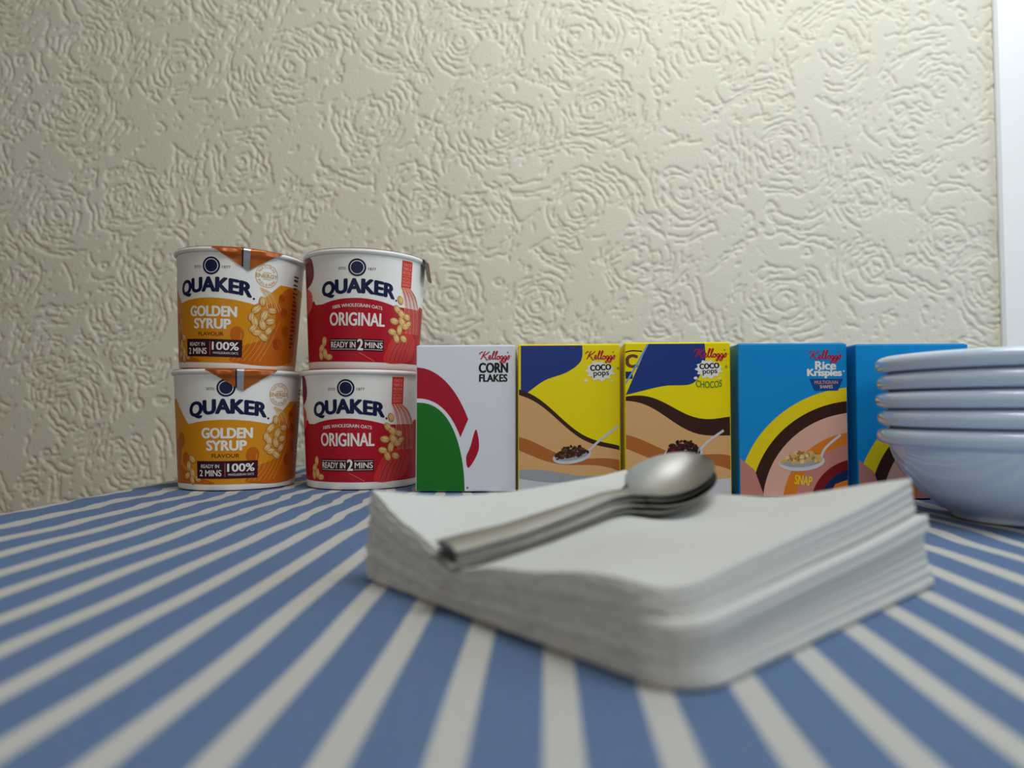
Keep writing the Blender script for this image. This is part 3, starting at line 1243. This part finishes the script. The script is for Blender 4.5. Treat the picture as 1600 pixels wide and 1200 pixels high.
def oats(P, pts, layer, r):
    for x, y, s in pts:
        rot = r.uniform(0, 3.14)
        P.ell(x, y, s * 1.1, s * .78, I_oatdk, layer, rot, 18)
        P.ell(x + .15, y + .2, s * .98, s * .64, I_oat, layer + .5, rot, 18)
        P.ell(x + .2, y + .3, s * .62, s * .34, I_oatlt, layer + 1, rot, 14)
        c, sn = math.cos(rot), math.sin(rot)
        P.stroke([(x - s * .8 * c, y - s * .8 * sn), (x, y), (x + s * .8 * c, y + s * .8 * sn)], .3, I_oatdk, layer + 1.5, 3)


def field(P, u0, u1, fb, ft, m, layer, n=70, k=10):
    v, t = [], []
    for i in range(n + 1):
        u = u0 + (u1 - u0) * i / n
        for j in range(k + 1):
            v.append((u, fb(u) + (ft(u) - fb(u)) * j / k))
    for i in range(n):
        for j in range(k):
            a = i * (k + 1) + j
            t += [(a, a + k + 1, a + k + 2), (a, a + k + 2, a + 1)]
    P.add(v, t, m, layer)


HALF = math.pi * 45.0


def brand(P):
    # arched maker's name
    v, t = text_mesh('QUAKER', 0.0)
    out = []
    for a, b in v:
        u = (a - .5) * 55.4
        y = 53.4 + 11.8 * b - 3.0 * ((a - .5) * 2) ** 2
        out.append((u, y))
    P.heavy(out, t, I_navy, 3, 0.85)
    P.ell(29.8, 51.4, .8, .8, I_navy, 3, n=12)
    # plain navy medallion in place of the printed figure
    P.ell(0, 73.4, 6.4, 6.4, I_navy, 3)
    P.ring(0, 73.4, 4.5, 5.0, I_white, 3.6, 36)
    P.text('ESTD', -13.4, 71.8, -7.8, 73.6, I_greyt, 3, 0.02)
    P.text('1877', 7.8, 71.8, 13.4, 73.6, I_greyt, 3, 0.02)


def draw_golden(root):
    A = Print()
    r = random.Random(3)
    ft = lambda u: (50.6 - 3.6 * (u / 31) ** 2) if -29 < u < 31 else (47 + 0.9 * (u - 31) if 31 <= u < 50 else (64.0 if u >= 50 else 46.0 + 1.1 * min(18, (-29 - u))))
    field(A, -HALF, HALF, lambda u: 4.2, ft, I_amber, 1, 140, 12)
    # swirling darker syrup shapes
    A.blob([(-60, 5), (-50, 20), (-30, 12), (-8, 5), (-30, 4.6)], I_orange, 1.5)
    A.blob([(16, 5), (22, 16), (40, 24), (60, 46), (66, 24), (60, 5)], I_orange, 1.5)
    A.blob([(54, 12), (47, 40), (52, 58), (64, 62), (74, 40), (70, 8)], I_orange, 1.8)
    for x, y, s in ((52, 54, 3), (55, 44, 3.4), (58, 30, 4), (50, 20, 4)):
        A.ell(x, y, s, s * 1.1, I_brown, 1.9)
    A.blob([(-54, 24), (-46, 38), (-40, 30), (-44, 18)], I_orange, 1.6)
    for x, y, s in ((19, 25, 5), (30, 12, 6), (-34, 22, 4.6), (-40, 36, 5), (43, 46, 3)):
        A.ell(x, y, s, s * 1.15, I_orange, 1.7)
    for q in range(7):
        A.stroke([(12 + q * 4, 6), (20 + q * 4, 14 + q), (22 + q * 5, 26 + q * 2)], .35, I_gold, 2, 5)
    # grain husk
    for q in range(6):
        A.stroke([(33.5 + q * .3, 60), (38 + q * 1.3, 53 + q * .5), (42 + q * 2.0, 40 + q)], .45, I_oat if q % 2 else I_oatlt, 2.6, 6)
    oats(A, [(32, 44, 4), (36, 50, 3.4), (38, 40, 4.2), (31, 35, 3.8), (37, 33, 4), (43, 36, 3.8), (33, 27, 3.6), (38, 24, 3.8),
             (42, 29, 3.6), (30, 30, 3.4), (44, 44, 3.6), (28.5, 38, 3.2)], 3, r)
    oats(A, [(-27, 22, 3.6), (-31, 17, 3.8), (-27, 12, 3.8), (-33, 10, 3.4), (-27.5, 7, 3.2), (-22, 8, 3)], 3, r)
    A.build('label_artwork', root, cup_map, 2.6)
    B = Print()
    brand(B)
    B.build('maker_lettering', root, cup_map, 3)
    T = Print()
    T.text('GOLDEN', -17.5, 37.4, 18.2, 44.6, I_white, 3, 0.06)
    T.text('SYRUP', -13.8, 28.6, 14.2, 35.6, I_white, 3, 0.06)
    T.text('FLAVOUR', -10.0, 23.4, 9.6, 26.2, I_txtbrown, 3, 0.02)
    T.build('flavour_lettering', root, cup_map, 3)
    G = Print()
    field(G, -22.2, 23.0, lambda u: 8.4, lambda u: 21.0, I_plum, 5.5, 24, 6)
    G.text('READY IN', -18.6, 16.0, -4.6, 18.6, I_white, 7, 0.01)
    G.text('2 MINS', -19.8, 10.2, -3.0, 14.6, I_white, 7, 0.02)
    G.rect(-.6, 9.8, -.2, 19.4, I_pink, 7)
    G.text('100%', 1.4, 13.4, 20.4, 19.0, I_white, 7, 0.04)
    G.text('WHOLEGRAIN OATS', 1.8, 10.4, 20.2, 12.0, I_white, 7, 0.0)
    G.build('preparation_badge', root, cup_map, 3)
    E_ = Print()
    cx, cy = 38.5, 69.0
    E_.ring(cx, cy, 8.1, 8.5, I_roundel, 3)
    E_.text_on_circle('NATURAL', cx, cy, 5.6, 1.9, 2.7, .45, I_roundel, 3, .02)
    E_.text_on_circle('RELEASE', cx, cy, 5.6, 1.9, 3.6, 5.85, I_roundel, 3, .02, True)
    E_.text('ENERGY', cx - 8.2, cy - 1.4, cx + 8.2, cy + 1.4, I_roundel, 3, .04)
    E_.rect(cx - 3, cy + 2.2, cx + 3, cy + 2.6, I_roundel, 3)
    E_.rect(cx - 3, cy - 2.6, cx + 3, cy - 2.2, I_roundel, 3)
    E_.build('roundel', root, cup_map, 3)
    Sx = Print()
    for q in range(9):
        Sx.rect(64, 18 + q * 6.4, 68 + (q % 3), 19.6 + q * 6.4, I_txtbrown, 3)
        Sx.rect(64, 21 + q * 6.4, 71 - (q % 2), 22.2 + q * 6.4, I_txtbrown, 3)
    Sx.build('side_text', root, cup_map, 3)


def draw_red(root):
    A = Print()
    r = random.Random(5)
    ft = lambda u: (51.4 - 4.2 * (u / 28) ** 2) if -28 < u < 29 else (46.9 if 29 <= u < 58 else (47.2 if -37 < u <= -28 else 50.0))
    field(A, -HALF, HALF, lambda u: 5.2, ft, I_red, 1, 140, 12)
    # corn-cob and grass, pale and deep reds
    for q in range(12):
        A.stroke([(33.5 + q * .75, 62), (37 + q * 1.2, 53 + q * .3), (39 + q * 1.7, 40 + q * .4), (41 + q * 1.6, 28)], .75 if q % 3 else .4, I_pink if q % 3 else I_oatlt, 2 + .1 * q, 6)
    A.blob([(22, 5.6), (24, 16), (31, 26), (44, 30), (54, 22), (50, 10), (40, 5.6)], I_tagred, 1.6)
    A.blob([(25, 6), (28, 16), (34, 24), (44, 26), (50, 18), (46, 8), (36, 5.8)], I_cob, 1.8)
    for q in range(5):
        A.stroke([(26 + q * 4, 6), (29 + q * 4, 14), (36 + q * 3.4, 25)], .4, I_deepred, 2.2, 6)
    A.stroke([(2, 12), (10, 8), (14, 5.8)], .5, I_pink, 1.8)
    A.stroke([(-2, 11.5), (4, 8), (8, 5.8)], .4, I_tagred, 1.8)
    A.blob([(-60, 62), (-46, 62), (-38.5, 68), (-39, 78), (-44, 83), (-60, 83)], I_deepred, 2)
    A.blob([(-60, 60), (-44, 58), (-41, 50), (-45, 44), (-60, 40)], I_pink, 2)
    oats(A, [(33.5, 52, 3.2), (31, 45, 3.4), (35, 42, 3.8), (29, 36, 3.6), (36, 36, 4), (41, 40, 3.6), (40, 33, 3.8), (34, 30, 3.8),
             (27.5, 28, 3.4), (31.5, 23.5, 3.6), (38.5, 23.5, 3.6), (43, 35, 3.2)], 3, r)
    oats(A, [(-27, 20, 3.4), (-30, 15, 3.4), (-26.5, 11, 3.6), (-31, 9.5, 3.2), (-22.6, 8.4, 3.2)], 3, r)
    A.build('label_artwork', root, cup_map, 2.6)
    B = Print()
    brand(B)
    B.build('maker_lettering', root, cup_map, 3)
    T = Print()
    T.text('100% WHOLEGRAIN OATS', -18.6, 45.0, 18.8, 47.4, I_white, 3, 0.02, arch=1.6)
    T.text('ORIGINAL', -21.0, 31.4, 20.8, 40.8, I_white, 3, 0.03)
    T.build('flavour_lettering', root, cup_map, 3)
    G = Print()
    field(G, -21.4, 20.8, lambda u: 13.2, lambda u: 22.0, I_maroon, 5.5, 22, 5)
    G.text('READY IN', -20.2, 15.4, -.6, 19.6, I_white, 7, 0.02)
    G.text('2', 1.0, 13.8, 5.0, 21.6, I_white, 7, 0.04)
    G.text('MINS', 6.6, 15.4, 20.0, 19.6, I_white, 7, 0.02)
    for a, b in ((-20.6, 0), (6, 20.2)):
        G.rect(a, 20.6, b, 20.9, I_white, 7)
        G.rect(a, 14.1, b, 14.4, I_white, 7)
    G.build('preparation_badge', root, cup_map, 3)
    E_ = Print()
    E_.rect(33.6, 62.0, 43.8, 82.0, I_tagred, 3)
    for q, (s, w) in enumerate((('SOURCE OF', .1), ('FIBRE &', .14), ('PROTEIN', .12))):
        E_.text(s, 34.8, 78.0 - q * 3.1, 42.6, 80.2 - q * 3.1, I_tagtxt, 4.5, 0.0)
    E_.rect(34.6, 70.6, 42.8, 70.9, I_tagtxt, 4.5)
    for q, s in enumerate(('NATURALLY', 'RELEASED', 'ENERGY')):
        E_.text(s, 34.8, 67.8 - q * 2.4, 42.6, 69.6 - q * 2.4, I_tagtxt, 4.5, 0.0)
    E_.build('claim_tag', root, cup_map, 3)


def make_cup(kind, loc, facing, label, tab_u, tilt=(0, 0), tab='front'):
    """facing = turn about z; tab_u = where the foil tab sits round the rim (mm)"""
    root = empty('porridge_cup', loc)
    root.rotation_euler = (Matrix.Rotation(tilt[0], 3, 'X') @ Matrix.Rotation(tilt[1], 3, 'Y') @ Matrix.Rotation(facing, 3, 'Z')).to_euler()
    tag(root, label, 'porridge cup', 'stacked porridge cups')
    p = [(0, 3), (CRB - 2.2, 3), (CRB - 2.0, .3), (CRB - 1.2, 0), (CRB - .3, .1), (CRB, .8)] + [(cup_r(v), v) for v in np.linspace(3, CH_, 16)] + \
        [(CRT - .7, CH_), (CRT - 1.2, 60), (CRB - 1, 5), (0, 5)]
    v, f = lathe([(a * MM, b * MM) for a, b in p], 128)
    o = mesh_obj('cup_wall', v, f, M_card, root, smooth=True)
    o.data.set_sharp_from_angle(angle=math.radians(40))
    pr = []
    for k in range(15):
        a = 2 * math.pi * k / 14
        pr.append(((CRT + .1 + 1.75 * math.cos(a)) * MM, (CH_ + .6 + 1.9 * math.sin(a)) * MM))
    v, f = lathe(pr, 128)
    mesh_obj('rolled_rim', v, f, M_rim, root, smooth=True)
    foil = M_foil_o if kind == 'golden' else M_foil_r
    zt = (CH_ + 2.35) * MM
    p = [(0, zt), (20 * MM, zt), (40 * MM, zt), (46.6 * MM, zt + .0001), (46.9 * MM, zt + .0003), (46.6 * MM, zt + .0005), (40 * MM, zt + .0004), (0, zt + .0004)]
    v, f = lathe(p, 96)
    lid = mesh_obj('foil_lid', v, f, foil, root, smooth=True)
    # tab of the lid folded down over the rim
    V, Fc, mi = [], [], []
    n, k = 44, 12
    wid = 25.0 if tab == 'front' else 10.5
    for i in range(n + 1):
        s = -1 + 2 * i / n
        u = tab_u + wid * s
        th = u / 47
        dep = (15.5 * (1 - abs(s)) ** 1.05 + 0.8) if tab == 'front' else 17.5 * (1 - .25 * max(0, s)) * (1 - max(0, abs(s) - .85) * 2)
        for j in range(k + 1):
            v_ = CH_ + 2.8 - dep * j / k
            d = CH_ + 2.8 - v_
            if tab == 'front':
                rr = 46.0 + 2.35 * min(1, (d / 1.0)) ** .5 if d < 4.5 else max(cup_r(v_) + .75, 48.35 - (d - 4.5) * .55)
                rr += .16 * math.sin(s * 17) * min(1, d / 3)
            else:
                rr = 46.0 + 3.2 * min(1, d / 1.2) ** .5 + max(0, d - 2) * .16 + .3 * math.sin(s * 5)
            V.append((rr * math.sin(th) * MM, -rr * math.cos(th) * MM, v_ * MM))
    for i in range(n):
        for j in range(k):
            a = i * (k + 1) + j
            Fc.append((a, a + 1, a + k + 2, a + k + 1))
            s = -1 + 2 * (i + .5) / n
            if tab == 'front':
                mi.append(1 if abs(s + .03) < .085 else (2 if -.16 < s < -.1 else 0))
            else:
                mi.append(2 if (s < -.05 or j > 8) else 0)  # shade of the hanging tab's underside painted in with the dark foil
    tb_ = mesh_obj('foil_tab', V, Fc, [foil, M_foil_s, M_foil_k], lid, smooth=True, midx=mi)
    (draw_golden if kind == 'golden' else draw_red)(root)
    return root


GX, GY = -0.2375, 0.514
RX, RY = -0.1425, 0.524
UP = (CH_ + 2.9) * MM + 0.0001
# turn that brings the middle of the label to face the camera
face_g = math.atan2(GX, GY) * -1
face_r = math.atan2(RX, RY) * -1


def cupyaw(base, lab_mm):
    return base + lab_mm / 45.0


make_cup('golden', (GX, GY, 0.0002), cupyaw(face_g, -9), 'lower golden syrup porridge cup, standing on the striped cloth', 11)
make_cup('golden', (GX - 0.0005, GY - 0.001, UP + 0.0009), cupyaw(face_g, -21), 'upper golden syrup porridge cup, on top of its twin', 26, tilt=(math.radians(1.0), math.radians(1.6)))
make_cup('red', (RX, RY, 0.0002), cupyaw(face_r, -12.4), 'lower red porridge cup, on the cloth beside the white cereal box', 150)
make_cup('red', (RX + 0.001, RY - 0.001, UP + 0.0007), cupyaw(face_r, -6.5), 'upper red porridge cup, on top of its twin', 68, tilt=(math.radians(0.8), math.radians(0.9)), tab='side')
